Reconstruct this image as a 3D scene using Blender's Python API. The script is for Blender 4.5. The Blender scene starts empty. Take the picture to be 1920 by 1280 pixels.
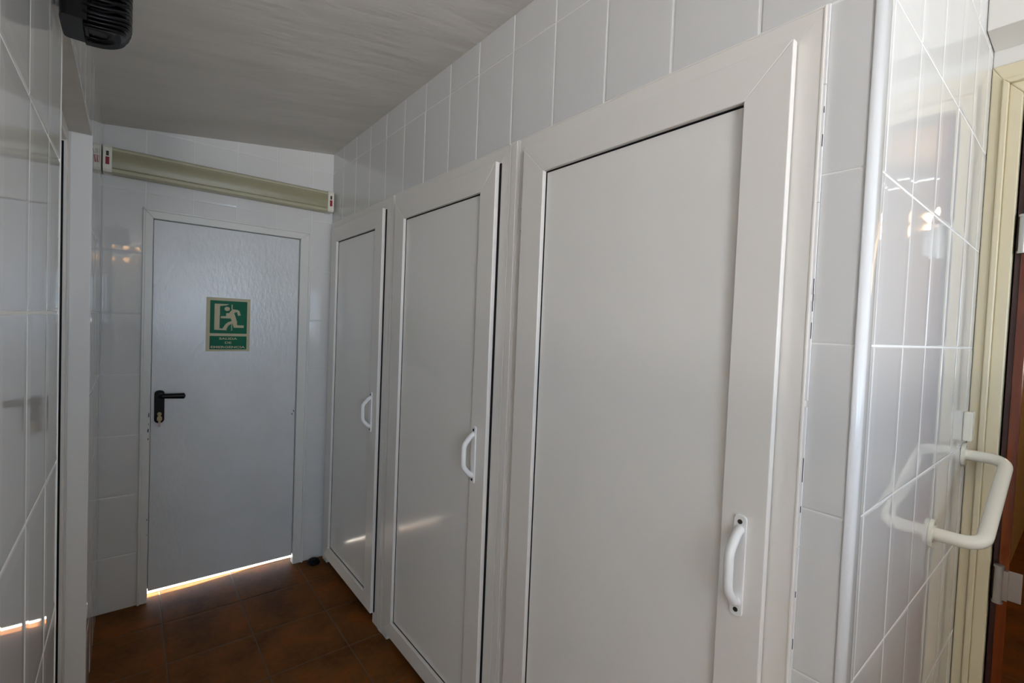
import bpy, bmesh, math, random
from mathutils import Vector, Matrix
random.seed(7)
C = bpy.context.scene.collection
SC = bpy.context.scene

# ------------------------------------------------------------------ camera
EYE = Vector((0, 0, 1.509))
ya, pi_, ro = (math.radians(v) for v in (38.9512, -1.7139, 2.3084))
fw = Vector((math.sin(ya)*math.cos(pi_), math.cos(ya)*math.cos(pi_), math.sin(pi_)))
r0 = Vector((math.cos(ya), -math.sin(ya), 0)); u0 = r0.cross(fw)
rr = math.cos(ro)*r0 + math.sin(ro)*u0; uu = -math.sin(ro)*r0 + math.cos(ro)*u0
cam = bpy.data.cameras.new('camera'); co = bpy.data.objects.new('camera', cam); C.objects.link(co)
cam.sensor_width = 36; cam.lens = 886.35/1920*36; cam.clip_start = .01
co.matrix_world = Matrix(((rr.x, uu.x, -fw.x, EYE.x), (rr.y, uu.y, -fw.y, EYE.y), (rr.z, uu.z, -fw.z, EYE.z), (0, 0, 0, 1)))
SC.camera = co
SC.view_settings.view_transform = 'Standard'; SC.view_settings.look = 'None'
SC.view_settings.exposure = 0.0; SC.view_settings.gamma = 1; SC.view_settings.use_curve_mapping = False
SC.cycles.use_denoising = True
SC.cycles.max_bounces = 10; SC.cycles.diffuse_bounces = 6; SC.cycles.glossy_bounces = 5
SC.cycles.sample_clamp_indirect = 6

# ------------------------------------------------------------------ world, sun, window daylight
w = bpy.data.worlds.new('sky'); SC.world = w; w.use_nodes = True
w.node_tree.nodes['Background'].inputs[0].default_value = (.62, .78, 1, 1)
w.node_tree.nodes['Background'].inputs[1].default_value = 3.0
sl = bpy.data.lights.new('sun', 'SUN'); sl.energy = 42; sl.angle = .01; sl.color = (1, .93, .82)
so = bpy.data.objects.new('sun', sl); C.objects.link(so)
so.rotation_euler = Vector((-1, -.12, -1.0)).to_track_quat('-Z', 'Y').to_euler()
def area(name, loc, to, sx, sy, e, col):
    l = bpy.data.lights.new(name, 'AREA'); l.shape = 'RECTANGLE'; l.size = sx; l.size_y = sy; l.energy = e; l.color = col
    o = bpy.data.objects.new(name, l); C.objects.link(o); o.location = loc
    o.rotation_euler = (Vector(to)-Vector(loc)).to_track_quat('-Z', 'Z').to_euler(); return o
WZ0, WZ1, YB, XW = 1.15, 2.05, -2.9, -2.0
WINS = ((-1.65, -.25), (.35, 1.65))
for a, b, es, eg in ((WINS[0][0], WINS[0][1], 70, 330), (WINS[1][0], WINS[1][1], 38, 78)):
    area('window_skylight', ((a+b)/2, YB-.16, (WZ0+WZ1)/2), ((a+b)/2, 0, (WZ0+WZ1)/2), b-a, WZ1-WZ0, es, (.50, .72, 1))
    # light thrown up by the sunlit ground outside the window
    area('window_groundlight', ((a+b)/2, YB-.62, WZ0-.1), ((a+b)/2, YB+1.0, WZ0+1.7), b-a, .8, eg, (1, .88, .75))

# ------------------------------------------------------------------ materials
def mat(name, col, rough=.5, spec=.5, metal=0, bump=None, var=None, **k):
    m = bpy.data.materials.new(name); m.use_nodes = True; nt = m.node_tree; b = nt.nodes['Principled BSDF']
    b.inputs['Base Color'].default_value = (*col, 1); b.inputs['Roughness'].default_value = rough
    b.inputs['Metallic'].default_value = metal; b.inputs['Specular IOR Level'].default_value = spec
    for kk, vv in k.items(): b.inputs[kk.replace('_', ' ')].default_value = vv
    tc = nt.nodes.new('ShaderNodeTexCoord')
    def noise(scale, sxyz=(1, 1, 1), det=4):
        mp = nt.nodes.new('ShaderNodeMapping'); mp.inputs['Scale'].default_value = sxyz
        nt.links.new(tc.outputs['Object'], mp.inputs[0])
        n = nt.nodes.new('ShaderNodeTexNoise'); n.inputs['Scale'].default_value = scale; n.inputs['Detail'].default_value = det
        nt.links.new(mp.outputs[0], n.inputs['Vector']); return n
    if bump:
        n = noise(bump[0], bump[3] if len(bump) > 3 else (1, 1, 1)); bp = nt.nodes.new('ShaderNodeBump')
        bp.inputs['Strength'].default_value = bump[1]; bp.inputs['Distance'].default_value = bump[2]
        nt.links.new(n.outputs[0], bp.inputs['Height']); nt.links.new(bp.outputs[0], b.inputs['Normal'])
    if var:   # (scale, colour2, stretch)
        n = noise(var[0], var[2] if len(var) > 2 else (1, 1, 1), 6)
        cr = nt.nodes.new('ShaderNodeValToRGB'); cr.color_ramp.elements[0].position = .35; cr.color_ramp.elements[1].position = .65
        cr.color_ramp.elements[0].color = (*col, 1); cr.color_ramp.elements[1].color = (*var[1], 1)
        nt.links.new(n.outputs[0], cr.inputs[0]); nt.links.new(cr.outputs[0], b.inputs['Base Color'])
    return m
M = {}
M['tile'] = mat('glazed_tile', (.70, .70, .69), .04, .5, bump=(7, .04, .0015))
M['tilepaint'] = mat('pale_wall', (.78, .77, .74), .5)
M['grout'] = mat('white_grout', (.86, .86, .84), .7)
M['grout_soft'] = mat('worn_grey_grout', (.74, .74, .73), .45)
M['pvc'] = mat('white_pvc', (.80, .772, .725), .34)
M['panel'] = mat('laminate_panel', (.84, .825, .785), .13, .45, bump=(3, .03, .002))
M['paint'] = mat('brushed_door_paint', (.70, .72, .73), .25, .6, bump=(60, .6, .0032, (1, 1, .45)), var=(7, (.66, .68, .69)))
M['metalframe'] = mat('painted_steel_frame', (.72, .72, .69), .3)
M['plaster'] = mat('ceiling_plaster', (.64, .625, .58), .85, .2, bump=(14, .55, .006, (.35, 1.6, 1)), var=(5, (.70, .68, .645), (.4, 1.6, 1)))
M['white'] = mat('white_enamel', (.86, .86, .85), .18)
M['black'] = mat('black_plastic', (.004, .004, .005), .25, .2)
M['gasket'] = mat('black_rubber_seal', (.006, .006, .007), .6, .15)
M['cream'] = mat('cream_frame_paint', (.68, .61, .43), .32)
M['ivory'] = mat('ivory_enamel', (.80, .78, .68), .2)
M['fix_body'] = mat('aged_cream_plastic', (.44, .42, .29), .4)
M['fix_lens'] = mat('olive_ribbed_lens', (.33, .31, .20), .35, bump=(140, .15, .001, (1, .1, .1)))
M['red'] = mat('red_plastic', (.28, .01, .02), .4)
M['green'] = mat('sign_green', (.0, .13, .06), .5, .2, var=(4, (.0, .115, .06)))
M['signcream'] = mat('sign_luminescent_cream', (.52, .48, .32), .5, .25)
M['brass'] = mat('brass', (.30, .24, .13), .4, metal=.85)
M['steel'] = mat('hinge_steel', (.50, .50, .48), .3, metal=.85)
M['screw'] = mat('dark_screw', (.05, .04, .03), .4, metal=.4)
M['chip'] = mat('bare_chip', (.07, .07, .09), .7)
M['wood'] = mat('varnished_red_wood', (.10, .018, .005), .18, .5, var=(5, (.22, .05, .01), (6, 6, .5)))
M['darkwood'] = mat('dark_door_edge', (.035, .008, .006), .4)
M['wallpaint'] = mat('yellow_wall_paint', (.62, .50, .30), .6)
M['concrete'] = mat('outdoor_paving', (.62, .58, .52), .8)
g_ = bpy.data.materials.new('window_glass'); g_.use_nodes = True; nt_ = g_.node_tree; nt_.nodes.remove(nt_.nodes['Principled BSDF'])
tr_ = nt_.nodes.new('ShaderNodeBsdfTransparent'); gl_ = nt_.nodes.new('ShaderNodeBsdfGlossy'); gl_.inputs['Roughness'].default_value = .02
mx_ = nt_.nodes.new('ShaderNodeMixShader'); mx_.inputs[0].default_value = .06
nt_.links.new(tr_.outputs[0], mx_.inputs[1]); nt_.links.new(gl_.outputs[0], mx_.inputs[2]); nt_.links.new(mx_.outputs[0], nt_.nodes['Material Output'].inputs[0])
M['glass'] = g_
def floor_mat():
    m = bpy.data.materials.new('terracotta_tile'); m.use_nodes = True; nt = m.node_tree; b = nt.nodes['Principled BSDF']
    g = nt.nodes.new('ShaderNodeNewGeometry'); N = nt.nodes.new
    n1 = N('ShaderNodeTexNoise'); n1.inputs['Scale'].default_value = 5.5; n1.inputs['Detail'].default_value = 6
    n2 = N('ShaderNodeTexNoise'); n2.inputs['Scale'].default_value = 38; n2.inputs['Detail'].default_value = 5
    for n in (n1, n2): nt.links.new(g.outputs['Position'], n.inputs['Vector'])
    cr = N('ShaderNodeValToRGB'); e = cr.color_ramp.elements
    e[0].position = .32; e[0].color = (.10, .036, .009, 1); e[1].position = .68; e[1].color = (.235, .072, .013, 1)
    x = cr.color_ramp.elements.new(.5); x.color = (.16, .062, .014, 1)
    mx = N('ShaderNodeMath'); mx.operation = 'MULTIPLY_ADD'; mx.inputs[1].default_value = .3
    nt.links.new(n2.outputs[0], mx.inputs[0]); sb = N('ShaderNodeMath'); sb.operation = 'MULTIPLY_ADD'; sb.inputs[1].default_value = .9; sb.inputs[2].default_value = -.1
    nt.links.new(n1.outputs[0], sb.inputs[0]); nt.links.new(sb.outputs[0], mx.inputs[2])
    nt.links.new(mx.outputs[0], cr.inputs[0]); nt.links.new(cr.outputs[0], b.inputs['Base Color'])
    b.inputs['Roughness'].default_value = .55; b.inputs['Specular IOR Level'].default_value = .12
    bp = N('ShaderNodeBump'); bp.inputs['Strength'].default_value = .3; bp.inputs['Distance'].default_value = .004
    nt.links.new(n1.outputs[0], bp.inputs['Height']); nt.links.new(bp.outputs[0], b.inputs['Normal'])
    return m
M['floor'] = floor_mat()
M['fgrout'] = mat('floor_grout', (.12, .085, .055), .8)

# ------------------------------------------------------------------ mesh helpers
class MB:
    def __init__(s): s.v = []; s.f = []; s.m = []; s.sm = []
    def add(s, vs, fs, mi=0, smooth=False):
        o = len(s.v); s.v += [tuple(v) for v in vs]
        for f in fs: s.f.append([o+i for i in f]); s.m.append(mi); s.sm.append(smooth)
    def box(s, x0, x1, y0, y1, z0, z1, mi=0):
        vs = [(x, y, z) for x in (x0, x1) for y in (y0, y1) for z in (z0, z1)]
        s.add(vs, [(0, 1, 3, 2), (4, 6, 7, 5), (0, 4, 5, 1), (2, 3, 7, 6), (0, 2, 6, 4), (1, 5, 7, 3)], mi)
    def prism(s, poly, axis, a, b, mi=0):
        """poly in the two other axes (cyclic order kept), extruded along axis from a to b"""
        def p(q, t):
            if axis == 'x': return (t, q[0], q[1])
            if axis == 'y': return (q[0], t, q[1])
            return (q[0], q[1], t)
        n = len(poly); vs = [p(q, a) for q in poly]+[p(q, b) for q in poly]
        s.add(vs, [list(range(n))[::-1], list(range(n, 2*n))]+[(i, (i+1) % n, n+(i+1) % n, n+i) for i in range(n)], mi)
    def tube(s, pts, r, seg=16, mi=0, caps=True):
        pts = [Vector(p) for p in pts]; n = len(pts); up = None; rings = []
        for i, p in enumerate(pts):
            t = (pts[min(i+1, n-1)]-pts[max(i-1, 0)]).normalized()
            if up is None: up = t.orthogonal().normalized()
            up = (up-t*up.dot(t)).normalized(); b = t.cross(up)
            ri = r[i] if isinstance(r, (list, tuple)) else r
            rings.append([p+ri*(math.cos(a)*up+math.sin(a)*b) for a in [2*math.pi*k/seg for k in range(seg)]])
        vs = [v for g in rings for v in g]
        s.add(vs, [(i*seg+k, i*seg+(k+1) % seg, (i+1)*seg+(k+1) % seg, (i+1)*seg+k) for i in range(n-1) for k in range(seg)], mi, True)
        if caps: s.add(rings[0], [list(range(seg))[::-1]], mi); s.add(rings[-1], [list(range(seg))], mi)
    def build(s, name, mats, parent=None, bevel=0, seg=2):
        me = bpy.data.meshes.new(name); me.from_pydata(s.v, [], s.f)
        bm = bmesh.new(); bm.from_mesh(me); bmesh.ops.recalc_face_normals(bm, faces=bm.faces); bm.to_mesh(me); bm.free()
        for m in (mats if isinstance(mats, (list, tuple)) else [mats]): me.materials.append(m)
        me.polygons.foreach_set('material_index', s.m); me.polygons.foreach_set('use_smooth', s.sm); me.update()
        o = bpy.data.objects.new(name, me); C.objects.link(o)
        if parent is not None:
            o.parent = parent; o.matrix_parent_inverse = Matrix.Translation(-parent.location)
            # store children in parent space so that copies keep their place
            o.matrix_parent_inverse = Matrix.Identity(4); o.location = -parent.location if parent.type == 'EMPTY' and parent.parent is None else (0, 0, 0)
        if bevel:
            b = o.modifiers.new('bevel', 'BEVEL'); b.width = bevel; b.segments = seg; b.limit_method = 'ANGLE'; b.angle_limit = .6
        return o
def round_path(pts, r, n=8):
    """polyline with every inner corner rounded"""
    pts = [Vector(p) for p in pts]; out = [pts[0]]
    for i in range(1, len(pts)-1):
        a, b, c = pts[i-1], pts[i], pts[i+1]; d1 = (a-b).normalized(); d2 = (c-b).normalized()
        k = min(r, (a-b).length*.48, (c-b).length*.48); p, q = b+d1*k, b+d2*k
        for j in range(n+1):
            t = j/n; out.append((1-t)**2*p+2*t*(1-t)*b+t*t*q)
    out.append(pts[-1]); return out
def struct(o, label=None):
    o['kind'] = 'structure'
    if label: o['label'] = label
    return o
def thing(name, label, cat, loc, group=None):
    o = bpy.data.objects.new(name, None); o.empty_display_size = .05; C.objects.link(o); o.location = loc
    o['label'] = label; o['category'] = cat
    if group: o['group'] = group
    return o
def tagd(o, label, cat): o['label'] = label; o['category'] = cat; return o
def rrect(x0, x1, y0, y1, r, n=5):
    out = []
    for cx, cy, a in ((x1-r, y1-r, 0), (x0+r, y1-r, 90), (x0+r, y0+r, 180), (x1-r, y0+r, 270)):
        for k in range(n+1):
            t = math.radians(a+90*k/n); out.append((cx+r*math.cos(t), cy+r*math.sin(t)))
    return out

TH, TW, GR = .306, .2, .003
def tiles(mb, plane, at, sgn, rects, uph, vph=1.502, tw=TW, th=TH, prof=((.027, 0), (.004, -.0004), (.0014, -.0009), (0, -.0024)), off=0, gv=None):
    gv = GR if gv is None else gv
    """glazed tiles on a wall.  plane 'x' (u=y, v=z), 'y' (u=x, v=z), 'z' (u=x, v=y); sgn = side the normal points to"""
    def P(u, v, d):
        q = at+sgn*(d+off)
        return (q, u, v) if plane == 'x' else (u, q, v) if plane == 'y' else (u, v, q)
    for (a0, a1, b0, b1) in rects:
        g = [P(a0, b0, -.0015), P(a1, b0, -.0015), P(a1, b1, -.0015), P(a0, b1, -.0015)]; mb.add(g, [(0, 1, 2, 3)], 1)
        i = math.floor((a0-uph)/tw)
        while uph+i*tw < a1-1e-6:
            u0, u1 = max(a0, uph+i*tw), min(a1, uph+(i+1)*tw); i += 1
            u0 += GR/2; u1 -= GR/2
            if u1-u0 < .006: continue
            j = math.floor((b0-vph)/th)
            while vph+j*th < b1-1e-6:
                v0, v1 = max(b0, vph+j*th), min(b1, vph+(j+1)*th); j += 1
                v0 += gv/2; v1 -= gv/2
                if v1-v0 < .006: continue
                k = min(1, (u1-u0)/.07, (v1-v0)/.07); rings = []
                tl = (random.gauss(0, .0004), random.gauss(0, .0004))
                for ins, d in prof:
                    ii = ins*k
                    rings += [P(u, v, d+(tl[0]*((u-u0)/(u1-u0)-.5)+tl[1]*((v-v0)/(v1-v0)-.5) if ins > .003 else 0)) for u, v in ((u0+ii, v0+ii), (u1-ii, v0+ii), (u1-ii, v1-ii), (u0+ii, v1-ii))]
                n = len(prof)
                mb.add(rings, [(0, 1, 2, 3)], 0)
                mb.add(rings, [(4*q+e, 4*q+4+e, 4*q+4+(e+1) % 4, 4*q+(e+1) % 4) for q in range(n-1) for e in range(4)], 0)
A, B, D, YR, XD = .974, -.114, 3.045, .25, 2.11     # right stall wall, left wall, end wall, return wall, door wall
cz = lambda x: 2.4186+.1225*x                          # sloping ceiling
TM = [M['tile'], M['grout'], M['pvc']]; TM2 = [M['tile'], M['grout_soft'], M['pvc']]

# ------------------------------------------------------------------ room shell
mb = MB()
tiles(mb, 'z', 0, 1, [(-2.15, 6.4, -3.1, D+.10)], .475-.335, 2.79, .335, .335, prof=((.012, 0), (.003, -.0006), (.0015, -.0012), (0, -.002)))
mb.box(-2.15, 6.4, -3.1, D+.10, -.12, -.004, 1)
struct(mb.build('floor', [M['floor'], M['fgrout']]))
mb = MB(); x0, x1 = -2.15, 6.4
mb.prism([(x0, cz(x0)), (x1, cz(x1)), (x1, cz(x1)+.12), (x0, cz(x0)+.12)], 'y', -3.1, D+.14)
struct(mb.build('ceiling', M['plaster']))
OY0, OY1, OZ, YL = 1.335, 2.30, 2.135, .42
mb = MB(); zt = cz(B)+.03
for a0, a1, b0 in ((YL, OY0, 0), (OY1, D+.0, 0), (OY0, OY1, OZ)):
    tiles(mb, 'x', B, 1, [(a0, a1, b0, zt)], .9636-.2); mb.box(B-.16, B-.004, a0, a1, b0, zt, 2)
struct(mb.build('wall_left', TM))
mb = MB(); mb.box(XW-.1, B-.16, YL, YL+.1, 0, 2.36); mb.box(XW-.1, XW, YB-.1, YL, 0, cz(XW)+.02); mb.box(B-.16, B-.004, YL-.01, YL, 0, zt)
struct(mb.build('wall_west', M['tilepaint']))
# end wall with the hole of the emergency door
EX0, EX1, EZ = .0423, .8504, 2.036
mb = MB()
for a0, a1, b0, b1 in ((B-.16, EX0+.01, 0, 2.55), (EX1-.01, 1.1, 0, 2.6), (EX0+.01, EX1-.01, EZ-.01, 2.6)):
    c0, c1 = max(a0, B), min(a1, A+.02)
    tiles(mb, 'y', D, -1, [(c0, c1, b0, cz(c1)+.02)], .054, gv=.002)
    mb.prism([(a0, b0), (a1, b0), (a1, cz(a1)+.03), (a0, cz(a0)+.03)], 'y', D+.004, D+.12, 2)
mb.prism([(1.1, 0), (2.3, 0), (2.3, cz(2.3)+.02), (1.1, cz(1.1)+.02)], 'y', D+.004, D+.12, 2)
struct(mb.build('wall_end', TM2))
# right wall: tile above and beside the three cubicle frames
FT = 2.112
mb = MB(); zt = cz(A)+.03
tiles(mb, 'x', A, -1, [(.262, .334, 0, FT), (.262, D, FT, zt), (3.018, D, 0, FT)], .4557, gv=.0009)
mb.box(A+.004, A+.1, .33, D, FT, zt, 2); mb.box(A+.004, A+.1, YR+.012, .334, 0, zt, 2); mb.box(A+.004, A+.1, 3.018, D, 0, FT, 2)
struct(mb.build('wall_right', TM))
# return wall towards the side room
mb = MB()
tiles(mb, 'y', YR, -1, [(1.012, XD+.02, 0, cz(XD)+.02)], 1.2355)
mb.box(A+.014, XD+.12, YR+.004, YR+.08, 0, cz(A)+.02, 2)
mb.prism([(A+.014, 2.4), (XD+.12, 2.4), (XD+.12, cz(XD+.12)+.02), (A+.014, cz(A)+.02)], 'y', YR+.004, YR+.08, 2)
mb.box(2.2, 2.3, YR+.08, D, 0, cz(2.2)+.02, 2)
struct(mb.build('wall_return', TM))
# rounded corner bead
mb = MB(); r = .015; cx, cy = A-.002+r, YR-.002+r
pts = [(cx+.03, YR-.002)]+[(cx-r*math.sin(math.radians(t)), cy-r*math.cos(math.radians(t))) for t in range(0, 91, 6)]+[(A+.01, cy+.001), (A+.03, cy+.001), (cx+.03, YR+.012)]
pts = [(cx+.022, YR-.002)]+[(cx-r*math.sin(math.radians(t)), cy-r*math.cos(math.radians(t))) for t in range(0, 91, 6)]+[(cx, cy), (cx+.022, cy)]
mb.prism(pts, 'z', 0, cz(A)+.02); mb.sm = [len(f) == 4 for f in mb.f]
struct(mb.build('trim_1', mat('corner_bead', (.74, .75, .76), .22)))
# door wall with the brown door, its beam
DY1, DZ = .178, 2.285   # opening: frame takes YR..DY1
mb = MB()
mb.box(XD, XD+.1, -.70, YR, 2.385, cz(XD)+.02, 0); mb.box(XD, XD+.1, YB, -.70, 0, cz(XD)+.02, 0)
mb.box(XD-.16, XD, YB, YR-.001, 2.435, cz(XD-.16)+.02, 0)
struct(mb.build('wall_door', mat('white_wall_paint', (.74, .73, .69), .45), bevel=.003))
# wall behind the camera with the window
mb = MB()
(p0, p1), (p2, p3) = WINS
for a0, a1, b0, b1 in ((XW-.1, p0, 0, 2.8), (p1, p2, 0, 2.8), (p3, XD+.1, 0, 2.8), (p0, p1, 0, WZ0), (p0, p1, WZ1, 2.8), (p2, p3, 0, WZ0), (p2, p3, WZ1, 2.8)):
    c0, c1 = max(a0, XW), min(a1, XD); tp = min(b1, cz(c1)+.02)
    tiles(mb, 'y', YB, 1, [(c0, c1, b0, tp)], .1); mb.box(a0, a1, YB-.1, YB-.004, b0, tp, 2)
struct(mb.build('wall_back', TM))
for n, (a, b) in enumerate(WINS):
    win = struct(bpy.data.objects.new('window_%d' % (n+1), None)); C.objects.link(win); win.location = (a, YB-.06, WZ0)
    mb = MB(); wxm = (a+b)/2; zm = WZ1-.28
    for a0, a1, b0, b1 in ((a, b, WZ0, WZ0+.05), (a, b, WZ1-.05, WZ1), (a, a+.05, WZ0+.05, WZ1-.05), (b-.05, b, WZ0+.05, WZ1-.05), (wxm-.04, wxm+.04, WZ0+.05, WZ1-.05), (a+.05, b-.05, zm-.02, zm+.02)):
        mb.box(a0, a1, YB-.09, YB-.04, b0, b1)
    mb.build('window_frame', M['pvc'], win, .003)
    for a0, a1 in ((a+.05, wxm-.04), (wxm+.04, b-.05)):
        mb = MB(); mb.box(a0, a1, YB-.068, YB-.062, WZ0+.05, WZ1-.05); mb.build('pane', M['glass'], win)
mb = MB(); tiles(mb, 'y', -1.22, 1, [(-.1, XD, 0, 1.32)], .1); tiles(mb, 'y', -1.34, -1, [(-.1, XD, 0, 1.32)], .1)  # unseen half-height wall, added to shade the lower right walls from the windows
mb.box(-.1, XD, -1.336, -1.224, 0, 1.32, 2); mb.box(-.11, XD, -1.345, -1.215, 1.32, 1.345, 2)
struct(mb.build('added_shade_wall', TM))
# side room behind the brown door
mb = MB(); RY = .31
mb.box(XD+.1, 6.3, RY, RY+.1, 0, 3.15); mb.box(6.2, 6.3, -2.4, RY, 0, 3.15); mb.box(XD+.1, 6.3, -2.5, -2.4, 0, 3.15)
struct(mb.build('wall_side', M['wallpaint']))
mb = MB(); mb.box(-6, 8, D+.105, D+14, -.14, -.01); mb.box(-6, 8, -12, -3.15, -.14, -.01)
struct(mb.build('ground', M['concrete']))

# ------------------------------------------------------------------ emergency door in the end wall
ex = struct(bpy.data.objects.new('door_1', None), 'white painted emergency exit door in the end wall'); C.objects.link(ex); ex.location = (.446, D, 0)
LX0, LX1, LZ0, LZ1 = .087, .791, .05, 1.987; LY = D+.014
mb = MB(); f0, f1 = D-.010, D+.11
def ring_y(mb, o, i, y0, y1, bottom=True, mi=0):
    """mitred frame in the x-z plane"""
    (ox0, ox1, oz0, oz1), (ix0, ix1, iz0, iz1) = o, i
    mb.prism([(ox0, oz0), (ix0, iz0), (ix0, iz1), (ox0, oz1)], 'y', y0, y1, mi)
    mb.prism([(ox1, oz0), (ox1, oz1), (ix1, iz1), (ix1, iz0)], 'y', y0, y1, mi)
    mb.prism([(ox0, oz1), (ix0, iz1), (ix1, iz1), (ox1, oz1)], 'y', y0, y1, mi)
    if bottom: mb.prism([(ox0, oz0), (ox1, oz0), (ix1, iz0), (ix0, iz0)], 'y', y0, y1, mi)
def ring_x(mb, o, i, x0, x1, bottom=True, mi=0):
    (ox0, ox1, oz0, oz1), (ix0, ix1, iz0, iz1) = o, i
    mb.prism([(ox0, oz0), (ix0, iz0), (ix0, iz1), (ox0, oz1)], 'x', x0, x1, mi)
    mb.prism([(ox1, oz0), (ox1, oz1), (ix1, iz1), (ix1, iz0)], 'x', x0, x1, mi)
    mb.prism([(ox0, oz1), (ix0, iz1), (ix1, iz1), (ox1, oz1)], 'x', x0, x1, mi)
    if bottom: mb.prism([(ox0, oz0), (ox1, oz0), (ix1, iz0), (ix0, iz0)], 'x', x0, x1, mi)
ring_y(mb, (EX0, EX1, 0, EZ), (EX0+.011, EX1-.011, 0, EZ-.011), D-.014, D+.03, False)
ring_y(mb, (EX0+.009, EX1-.009, 0, EZ-.009), (LX0-.002, LX1+.002, 0, LZ1+.002), D-.007, LY+.028, False)
ring_y(mb, (EX0+.009, EX1-.009, 0, EZ-.009), (EX0+.02, EX1-.02, 0, EZ-.02), LY+.028, D+.1, False)
mb.build('door_frame', M['metalframe'], ex, .0025)
mb = MB(); mb.box(LX0, LX1, LY, LY+.03, LZ0, LZ1); mb.box(LX0-.02, LX1+.02, LY+.03, LY+.045, LZ0, LZ1+.02); leaf = mb.build('door_leaf', M['paint'], ex, .003)
mb = MB()
for px, pz, pw, ph in ((.079, .985, .005, .026), (.0785, .937, .003, .008), (.077, .905, .006, .02), (.078, .86, .004, .011), (.079, .44, .004, .01), (.079, .36, .003, .005)):
    mb.prism([(px-pw/2, pz-ph*.4), (px+pw*.4, pz-ph/2), (px+pw/2, pz+ph*.3), (px-pw*.2, pz+ph/2)], 'y', D-.0076, D-.006)
for px, pz in ((.772, .93), (.781, .948)):
    mb.prism([(px-.004, pz+.006), (px-.001, pz-.006), (px+.004, pz-.008), (px+.002, pz+.002)], 'y', LY-.0006, LY+.001)
mb.build('paint_chips', M['chip'], ex)
hx, hz0, hz1 = .123, .937, 1.108
hd = MB(); hd.prism(rrect(hx-.0215, hx+.0215, hz0, hz1, .018), 'y', LY-.011, LY)
plate = hd.build('door_handle', M['black'], ex, .003); plate['label'] = 'black door handle plate'
hd = MB(); hd.tube([(hx+.002, LY-.01, 1.083), (hx+.002, LY-.03, 1.083)], .012)
hd.tube(round_path([(hx+.002, LY-.028, 1.083), (hx+.002, LY-.052, 1.083), (hx+.102, LY-.05, 1.079)], .012), [.013]*10+[.0155], 14)
hd.tube([(hx+.10, LY-.05, 1.079), (hx+.104, LY-.05, 1.079), (hx+.108, LY-.05, 1.079)], [.0155, .013, .005], 14)
lv = hd.build('lever', M['black'], plate)
hd = MB(); hd.tube([(hx, LY-.008, .985), (hx, LY-.022, .985)], .0095); hd.prism(rrect(hx-.0065, hx+.0065, .955, .985, .006), 'y', LY-.02, LY-.008)
hd.build('lock_cylinder', M['brass'], plate)
ky = thing('key', 'worn brass key hanging in the lock of the black door handle', 'key', (hx, LY-.03, .965))
hd = MB(); hd.prism(rrect(hx-.002, hx+.002, .975, .99, .001), 'y', LY-.04, LY-.022); hd.build('shank', M['brass'], ky)
hd = MB(); hd.prism(rrect(hx-.011, hx+.011, .952, .978, .009), 'y', LY-.0435, LY-.0405); hd.build('bow', M['brass'], ky, .0006)
hd = MB(); hd.prism([(hx-.006, .924), (hx+.004, .922), (hx+.005, .955), (hx-.005, .955)], 'y', LY-.042, LY-.0405); hd.build('key_tag', mat('pinkish_tag', (.45, .33, .30), .4), ky)

# emergency sign
SX0, SX1, SZ0, SZ1 = .321, .534, 1.311, 1.608
sg = thing('exit_sign', 'green and cream emergency exit sign with running figure on the white door', 'sign', (SX0, LY, SZ0))
sw, sh = SX1-SX0, SZ1-SZ0
S = lambda u, v: (SX0+u*sw, SZ1-v*sh)
mb = MB(); mb.box(SX0, SX1, LY-.0022, LY-.0002, SZ0, SZ1); mb.build('sign_board', M['signcream'], sg, .0006)
for u0, u1, v0, v1 in ((.083, .925, .055, .665), (.083, .925, .715, .965)):
    mb = MB(); a, b = S(u0, v1), S(u1, v0); mb.box(a[0], b[0], LY-.0027, LY-.002, a[1], b[1]); mb.build('green_field', M['green'], sg)
mb = MB(); NL = [0]
def layer():
    NL[0] += 1; return LY-.0030-.00006*NL[0], LY-.0025
def seg(p, q, wd, round_=False):
    a, b = Vector(S(*p)), Vector(S(*q)); t = (b-a).normalized(); n = Vector((-t.y, t.x))*wd*sw/2
    mb.prism([tuple(a-n), tuple(b-n), tuple(b+n), tuple(a+n)], 'y', *layer())
    if round_:
        for c in (a, b): mb.prism([(c.x+wd*sw/2*math.cos(k*math.pi/6), c.y+wd*sw/2*math.sin(k*math.pi/6)) for k in range(12)], 'y', *layer())
def pol(pts): mb.prism([S(*p) for p in pts], 'y', *layer())
pol([(.18, .115), (.30, .115), (.295, .575), (.18, .60)]); pol([(.18, .115), (.51, .115), (.45, .135), (.30, .155)])
pol([(.18, .60), (.295, .57), (.44, .585), (.47, .605)]); seg((.572, .12), (.572, .21), .022); seg((.572, .47), (.572, .61), .018)
c = Vector(S(.462, .203)); mb.prism([(c.x+.062*sw*math.cos(k*math.pi/9), c.y+.055*sw*math.sin(k*math.pi/9)) for k in range(18)], 'y', *layer())
pol([(.44, .285), (.50, .285), (.585, .205), (.70, .215), (.735, .235), (.62, .275), (.655, .35), (.695, .45), (.69, .47), (.585, .47), (.57, .42), (.53, .365)])
pol([(.44, .285), (.50, .28), (.545, .345), (.53, .38), (.32, .38), (.325, .345), (.44, .34)])
seg((.71, .235), (.745, .32), .062, False); pol([(.70, .213), (.74, .235), (.71, .27), (.66, .245)])
pol([(.585, .46), (.69, .46), (.695, .505), (.855, .505), (.85, .552), (.62, .552)])
pol([(.57, .425), (.60, .465), (.50, .51), (.44, .60), (.34, .60), (.43, .49), (.48, .455)])
mb.build('running_figure', M['signcream'], sg)
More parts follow.
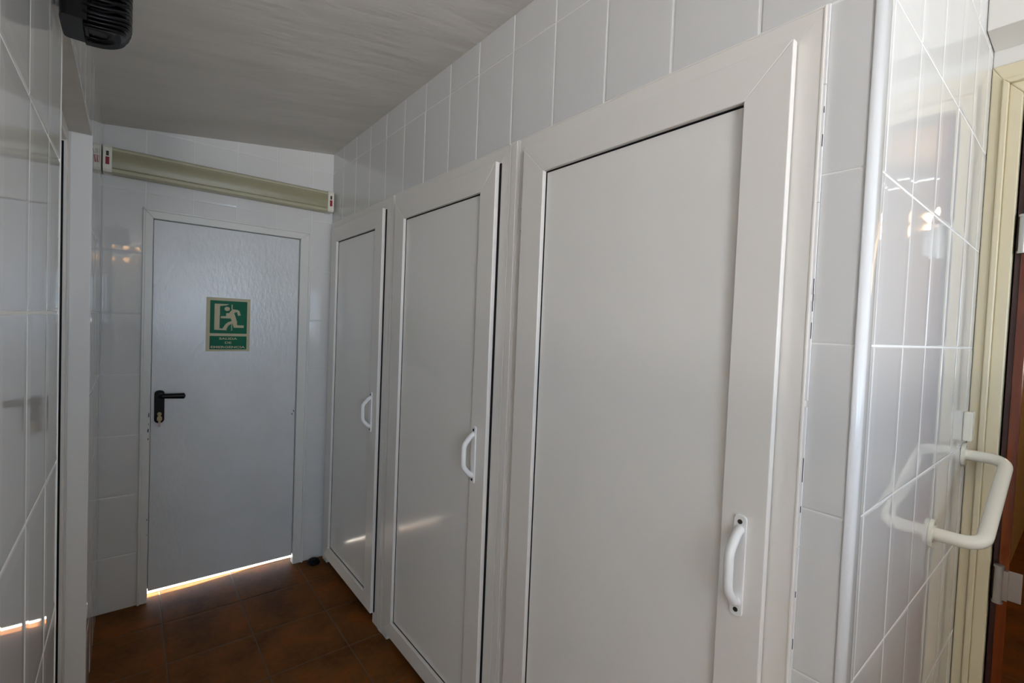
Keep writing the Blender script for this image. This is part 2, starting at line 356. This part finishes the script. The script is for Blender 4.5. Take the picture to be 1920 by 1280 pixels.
for txt, v, ww, hh in (('SALIDA', .782, .41, .040), ('DE', .858, .15, .040), ('EMERGENCIA', .942, .78, .042)):
    cu = bpy.data.curves.new('sign_text', 'FONT'); cu.body = txt; cu.size = 1; cu.extrude = .0; cu.offset = .02
    to = bpy.data.objects.new('sign_text', cu); C.objects.link(to)
    dg = bpy.context.evaluated_depsgraph_get(); me = bpy.data.meshes.new_from_object(to.evaluated_get(dg)); C.objects.unlink(to); bpy.data.objects.remove(to)
    xs = [v_.co.x for v_ in me.vertices]; ys = [v_.co.y for v_ in me.vertices]
    kx = ww*sw/(max(xs)-min(xs)); kz = hh*sh/(max(ys)-min(ys)); bx, bz = S(.5-ww/2, v)
    for v_ in me.vertices: v_.co = Vector((bx+(v_.co.x-min(xs))*kx, LY-.0031, bz+(v_.co.y-min(ys))*kz))
    me.materials.clear(); me.materials.append(M['signcream'])
    to = bpy.data.objects.new('lettering', me); C.objects.link(to); to.parent = sg; to.location = -sg.location

# ------------------------------------------------------------------ cubicle doors
def cubicle(n, f0, f1, l0, l1, label, hy):
    r = struct(bpy.data.objects.new('door_%d' % n, None), label); C.objects.link(r); r.location = (A, f0, 0)
    XF, XL, XP, LT, LB = .967, .947, .961, 2.063, .055
    mb = MB(); ring_x(mb, (f0, f1, 0, FT), (l0+.016, l1-.016, 0, LT-.016), XF, XF+.055, False)
    ring_x(mb, (f0+.001, f1-.001, 0, FT-.001), (f0+.0045, f1-.0045, 0, FT-.0045), XF-.0012, XF, False)
    mb.build('door_frame', M['pvc'], r, .0016)
    st, sl_ = .088, .094
    P0, P1, PZ0, PZ1 = l0+st, l1-sl_, LB+.072, LT-.086
    mb = MB(); ring_x(mb, (l0, l1, LB, LT), (P0, P1, PZ0, PZ1), XL, XF-.0035)
    ring_x(mb, (l0+.02, l1-.02, LB+.02, LT-.02), (P0, P1, PZ0, PZ1), XF-.0035, XF+.04)
    leaf = mb.build('door_leaf', M['pvc'], r, .0018)
    mb = MB(); g = .002 if n == 2 else -.007; ring_x(mb, (l0+g, l1-.004, LB+.004, LT-.004), (l0+.012, l1-.012, LB+.012, LT-.012), XF-.0036, XF+.0002)  # seal ring, widened past the leaf edge to paint in the shadow gap
    ring_x(mb, (P0-.001, P1+.001, PZ0-.001, PZ1+.001), (P0+.0045, P1-.0045, PZ0+.0045, PZ1-.0045), XP-.0012, XP+.001)
    mb.build('seal_and_dark_gap', M['gasket'], leaf)
    mb = MB(); mb.box(XP, XP+.012, P0, P1, PZ0, PZ1); mb.build('door_panel', M['panel'], leaf)
    # pull handle: plate, bent grip, two screws
    z0, z1 = .955, 1.157; hw = .0125
    mb = MB(); mb.prism(rrect(hy-hw, hy+hw, z0, z1, .009), 'x', XL-.005, XL)
    hn = mb.build('door_handle', M['white'], leaf, .0012)
    zm0, zm1 = z0+.028, z1-.028
    path = round_path([(XL-.003, hy, zm0), (XL-.016, hy, zm0+.006), (XL-.043, hy, zm0+.036), (XL-.043, hy, zm1-.036), (XL-.016, hy, zm1-.006), (XL-.003, hy, zm1)], .013, 6)
    mb = MB(); mb.tube(path, .0092, 18); mb.build('grip', M['white'], hn)
    for zz in (z0+.013, z1-.013):
        mb = MB(); mb.tube([(XL-.0064, hy, zz), (XL-.004, hy, zz)], .0046, 14); mb.build('screw', M['screw'], hn)
    for zz in (1.815, .20):
        mb = MB(); yk = l1+.009
        for k in range(3): mb.tube([(XF-.008, yk, zz+.034*k), (XF-.008, yk, zz+.034*k+.0325)], .0068, 12)
        mb.box(XF-.004, XF-.0002, yk-.004, yk+.012, zz+.001, zz+.1)
        mb.build('hinge', M['white'], r)
    return r
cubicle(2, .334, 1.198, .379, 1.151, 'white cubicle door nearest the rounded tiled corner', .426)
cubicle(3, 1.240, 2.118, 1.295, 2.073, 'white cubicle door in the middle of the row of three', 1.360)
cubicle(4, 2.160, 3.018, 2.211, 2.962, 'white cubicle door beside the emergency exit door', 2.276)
for n, (a, b) in enumerate(((1.198, 1.240), (2.118, 2.160))):
    mb = MB(); mb.box(.9655, 1.02, a+.0015, b-.0015, 0, FT); mb.box(.964, .9656, a+.008, b-.008, 0, FT-.002)
    struct(mb.build('trim_%d' % (n+2), M['pvc'], bevel=.0015))
# silicone bead with gaps along the nearest frame
mb = MB(); z = .02
while z < FT-.01:
    h = random.uniform(.12, .34); z1 = min(FT, z+h); mb.box(.9685, .9735, .3295, .3345, z, z1)
    z = z1+random.choice((.001, .004, .012))
for z, h in ((1.93, .012), (1.88, .022), (1.62, .06), (1.54, .03), (1.29, .045), (1.2, .012), (1.04, .012), (.95, .02), (.86, .05), (.80, .03), (.62, .02)):
    mb.box(.9683, .969, .3292, .3308, z-h, z, 1)
struct(mb.build('trim_4', [M['white'], M['chip']], bevel=.0006))
# threshold shade: cubicle floor is the common floor

# ------------------------------------------------------------------ opening in the left wall
d5 = struct(bpy.data.objects.new('door_5', None), 'white door set in the tiled left wall'); C.objects.link(d5); d5.location = (B, OY1, 0)
mb = MB(); mb.box(B-.058, B+.001, OY1-.004, OY1+.006, 0, OZ)
mb.box(B-.058, B+.001, OY0-.006, OY0+.004, 0, OZ); mb.build('jamb', M['white'], d5, .003)
mb = MB(); mb.box(B-.1, B-.002, OY0+.004, OY1-.004, OZ-.001, OZ+.006); mb.build('soffit', M['plaster'], d5)
mb = MB(); mb.box(B-.125, B-.062, OY1-.045, OY1-.004, 0, OZ); mb.box(B-.125, B-.062, OY0+.004, OY0+.045, 0, OZ); mb.box(B-.125, B-.062, OY0+.045, OY1-.045, OZ-.045, OZ)
mb.build('door_frame', M['pvc'], d5, .003)
mb = MB(); mb.box(B-.088, B-.071, OY1-.0475, OY1-.0455, 0, OZ-.05); mb.build('seal_and_dark_gap', M['gasket'], d5)
mb = MB(); mb.box(B-.135, B-.095, OY0+.045, OY1-.048, .008, OZ-.048); mb.build('door_leaf', M['pvc'], d5, .003)

# ------------------------------------------------------------------ strip light over the exit door
sx0, sx1 = B+.003, .958
t = thing('strip_light', 'long aged cream wall light with olive cover above the emergency exit door', 'light fitting', (sx0, D, 2.17))
mb = MB(); mb.prism([(D-.0005, 2.168), (D-.055, 2.165), (D-.066, 2.172), (D-.066, 2.186), (D-.058, 2.19), (D-.058, 2.268), (D-.066, 2.272), (D-.066, 2.283), (D-.05, 2.292), (D-.0005, 2.292)], 'x', sx0+.006, sx1-.006); mb.build('housing', M['fix_body'], t, .002)
mb = MB(); mb.prism([(D-.056, 2.191)]+[(D-.062-.005*math.sin(math.pi*k/8), 2.193+.072*k/8) for k in range(9)]+[(D-.056, 2.267)], 'x', sx0+.034, sx1-.034); mb.build('lamp_cover', M['fix_lens'], t)
for a, b in ((sx0, sx0+.034), (sx1-.034, sx1)):
    mb = MB(); mb.prism([(D-.0005, 2.164), (D-.072, 2.168), (D-.078, 2.178), (D-.078, 2.278), (D-.07, 2.292), (D-.0005, 2.296)], 'x', a, b)
    cp = mb.build('end_cap', M['ivory'], t, .002)
    mb = MB(); mb.box(a+.010, b-.010, D-.0795, D-.077, 2.20, 2.235); mb.build('red_mark', M['red'], cp)
    mb = MB(); mb.box(a+.012, b-.012, D-.079, D-.077, 2.24, 2.262); mb.build('socket_slot', M['screw'], cp)

# ------------------------------------------------------------------ black ribbed fixture on the left wall
fy, fz = 1.22, 2.03
t = thing('wall_fixture', 'black ribbed plastic fixture on a white bracket high on the left wall', 'wall fixture', (B, fy, fz+.06))
mb = MB(); mb.tube([(B+.001, fy, fz+.055), (B+.008, fy, fz+.055)], .022, 20); mb.tube([(B+.006, fy, fz+.055), (B+.016, fy, fz+.055)], .011, 14); mb.build('bracket', M['white'], t)
def outline(sc, n=44):
    out = []
    for k in range(n):
        a = 2*math.pi*k/n; c, q = math.cos(a), math.sin(a); e = .16 if c < 0 else .72
        f = .30 if c < 0 else .62
        out.append((B+.050+(.043 if c < 0 else .060)*sc*math.copysign(abs(c)**e, c), fy+.050*sc*math.copysign(abs(q)**f, q)))
    return out
def lift(x, y, z): return (x, y, z+.020*max(0, (x-B-.03)/.08)**2.4-.004*(x-B)/.1)
mb = MB()       # solid half next to the wall
body = [(min(x, B+.046), y) for x, y in outline(.985)]
mb.prism(body, 'z', fz+.0005, fz+.17)
mb.prism([(max(x, B+.045), y) for x, y in outline(.72)], 'z', fz+.004, fz+.03)
mb.build('housing', M['black'], t, .002)
mb = MB(); n = 44   # bowed louvre bands, the lower ones drawn in under the body
zz = fz-.004
for q, sc in enumerate((.86, .94, .98, 1, 1, 1, 1, 1, 1, 1, 1, 1)):
    h = .0055; o_, i_ = outline(sc), outline(sc*(.45 if q < 2 else .80))
    vs = [lift(max(x, B+.04), y, zz+d) for ring, d in ((o_, 0), (o_, h), (i_, h+.005), (i_, .005)) for x, y in ring]
    mb.add(vs, [(a_*n+k, a_*n+(k+1) % n, ((a_+1) % 4)*n+(k+1) % n, ((a_+1) % 4)*n+k) for a_ in range(4) for k in range(n)], 0, True)
    zz += .0062 if q < 3 else .0135
mb.build('louvre', M['black'], t)

# ------------------------------------------------------------------ grab rail, clip, door stop
t = thing('grab_rail', 'white enamelled steel grab rail bent out from the tiled return wall', 'grab rail', (1.83, YR, 1.1))
p1, p2 = Vector((2.035, YR, 1.170)), Vector((1.625, YR, 1.020)); out = Vector((0, -.098, 0))
mb = MB(); mb.tube(round_path([p1, p1+out, p2+out, p2], .055, 12), .0165, 22); mb.build('rail_tube', M['ivory'], t)
for p in (p1, p2):
    mb = MB(); mb.tube([p+Vector((0, -.0005, 0)), p+Vector((0, -.009, 0))], .036, 28); fl = mb.build('flange', M['ivory'], t, .002)
    for k in range(3):
        mb = MB(); a = math.radians(90+120*k); q = p+Vector((.026*math.cos(a), -.0085, .026*math.sin(a))); mb.tube([q, q+Vector((0, -.002, 0))], .004, 10); mb.build('screw', M['steel'], fl)
mb = MB(); mb.box(2.005, 2.045, YR-.022, YR-.0005, 1.215, 1.305)
tagd(mb.build('wall_clip', M['ivory'], bevel=.003), 'small cream plastic block on the tiles above the white grab rail', 'wall block')
mb = MB(); n = 20; pr = [(.040, .001), (.042, .006), (.038, .014), (.028, .021), (.014, .025)]
vs = [(.905+.85*r_*math.cos(2*math.pi*k/n), D-.055+r_*math.sin(2*math.pi*k/n)*1.1, h) for r_, h in pr for k in range(n)]
mb.add(vs, [(i*n+k, i*n+(k+1) % n, (i+1)*n+(k+1) % n, (i+1)*n+k) for i in range(len(pr)-1) for k in range(n)]+[list(range(n)), list(range((len(pr)-1)*n, len(pr)*n))], 0, True)
tagd(mb.build('door_stopper', M['gasket']), 'black rubber door stopper on the floor in the far corner', 'door stopper')

# ------------------------------------------------------------------ brown door and its cream frame
d6 = struct(bpy.data.objects.new('door_6', None), 'varnished red-brown wooden door standing open in its cream frame'); C.objects.link(d6); d6.location = (XD, .16, 0)
mb = MB(); FY = -.62
def ring_d(o0, o1, oz, i0, i1, iz, x0, x1):
    mb.prism([(i1, 0), (o1, 0), (o1, oz), (i1, iz)], 'x', x0, x1); mb.prism([(o0, 0), (i0, 0), (i0, iz), (o0, oz)], 'x', x0, x1)
    mb.prism([(o0, oz), (i0, iz), (i1, iz), (o1, oz)], 'x', x0, x1)
ring_d(-.70, YR-.001, 2.383, -.652, .2235, 2.337, XD-.012, XD+.1)
ring_d(-.652, .2235, 2.337, -.642, .2085, 2.322, XD-.021, XD+.1)
ring_d(-.642, .2085, 2.322, FY, DY1, DZ, XD-.008, XD+.1)
mb.build('door_frame', M['cream'], d6, .003)
mb = MB()
ca, sa = math.cos(math.radians(4.6)), math.sin(math.radians(4.6))
def lp(s_, t_): return (XD+.012+s_*ca-t_*sa, .137+s_*sa+t_*ca)
mb.prism([lp(0, 0), lp(.78, 0), lp(.78, .024), lp(0, .024)], 'z', .012, DZ-.01); lf = mb.build('door_leaf', M['wood'], d6, .002)
mb = MB(); mb.prism([lp(.006, .0242), lp(.78, .0242), lp(.78, .036), lp(.006, .036)], 'z', .012, DZ-.01); mb.build('door_edge', M['darkwood'], lf)
for zz in (1.80, .72):
    mb = MB(); c_ = lp(-.014, .022)
    mb.tube([(c_[0], c_[1], zz), (c_[0], c_[1], zz+.11)], .0105, 18); mb.tube([(c_[0], c_[1], zz-.004), (c_[0], c_[1], zz+.003)], .0125, 18); mb.tube([(c_[0], c_[1], zz+.107), (c_[0], c_[1], zz+.114)], .0125, 18)
    mb.prism([lp(-.018, .001), lp(-.0005, .001), lp(-.0005, .014), lp(-.018, .018)], 'z', zz+.008, zz+.1)
    a, b = lp(-.004, 0), lp(-.001, 0); mb.box(a[0], b[0], .108, .150, zz+.008, zz+.1)
    hg = mb.build('hinge', M['steel'], d6, .0008)

# ------------------------------------------------------------------ warm lamps of the side room (seen in the glazed tiles and lighting that room)
warm = bpy.data.materials.new('lit_bulb'); warm.use_nodes = True; b = warm.node_tree.nodes['Principled BSDF']
b.inputs['Base Color'].default_value = (1, .8, .5, 1); b.inputs['Emission Color'].default_value = (1, .66, .33, 1); b.inputs['Emission Strength'].default_value = 75
def sph(mb, c, r, n=16, mi=0):
    for i in range(n//2):
        t0, t1 = math.pi*i/(n//2), math.pi*(i+1)/(n//2)
        vs = [(c[0]+r*math.sin(t)*math.cos(2*math.pi*k/n), c[1]+r*math.sin(t)*math.sin(2*math.pi*k/n), c[2]+r*math.cos(t)) for t in (t0, t1) for k in range(n)]
        mb.add(vs, [(k, (k+1) % n, n+(k+1) % n, n+k) for k in range(n)], mi, True)
for nm, loc, top, lab, e in (('ceiling_lamp', (4.3, -.225, 2.30), cz(4.3), 'lit globe lamp hanging in the side room, the nearer one mirrored in the tiles', 9), ('ceiling_lamp', (4.9, -.32, 2.52), cz(4.9), 'lit globe lamp hanging in the side room, the farther one mirrored in the tiles', 9)):
    t = thing(nm, lab, 'ceiling lamp', loc)
    mb = MB(); sph(mb, loc, .05); mb.build('bulb', warm, t)
    mb = MB(); mb.tube([(loc[0], loc[1], loc[2]+.068), (loc[0], loc[1], top)], .008, 10); mb.tube([(loc[0], loc[1], loc[2]+.06), (loc[0], loc[1], loc[2]+.1)], .025, 14); mb.build('stem', M['brass'], t)
wl = bpy.data.materials.new('dim_lit_bulb'); wl.use_nodes = True; b = wl.node_tree.nodes['Principled BSDF']
b.inputs['Base Color'].default_value = (1, .7, .4, 1); b.inputs['Emission Color'].default_value = (1, .55, .22, 1); b.inputs['Emission Strength'].default_value = 14
t = thing('wall_lamp', 'small two-bulb wall lamp mirrored in the tiles left of the emergency exit door', 'wall lamp', (.02, YB, 2.26))
mb = MB(); mb.box(-.09, .13, YB+.0005, YB+.03, 2.235, 2.275); mb.build('back_plate', M['brass'], t, .003)
for x in (-.055, .095):
    mb = MB(); mb.tube([(x, YB+.028, 2.255), (x, YB+.07, 2.255)], .014, 12); sk = mb.build('lamp_socket', M['brass'], t)
    mb = MB(); sph(mb, (x, YB+.095, 2.255), .032); mb.build('bulb', wl, sk)
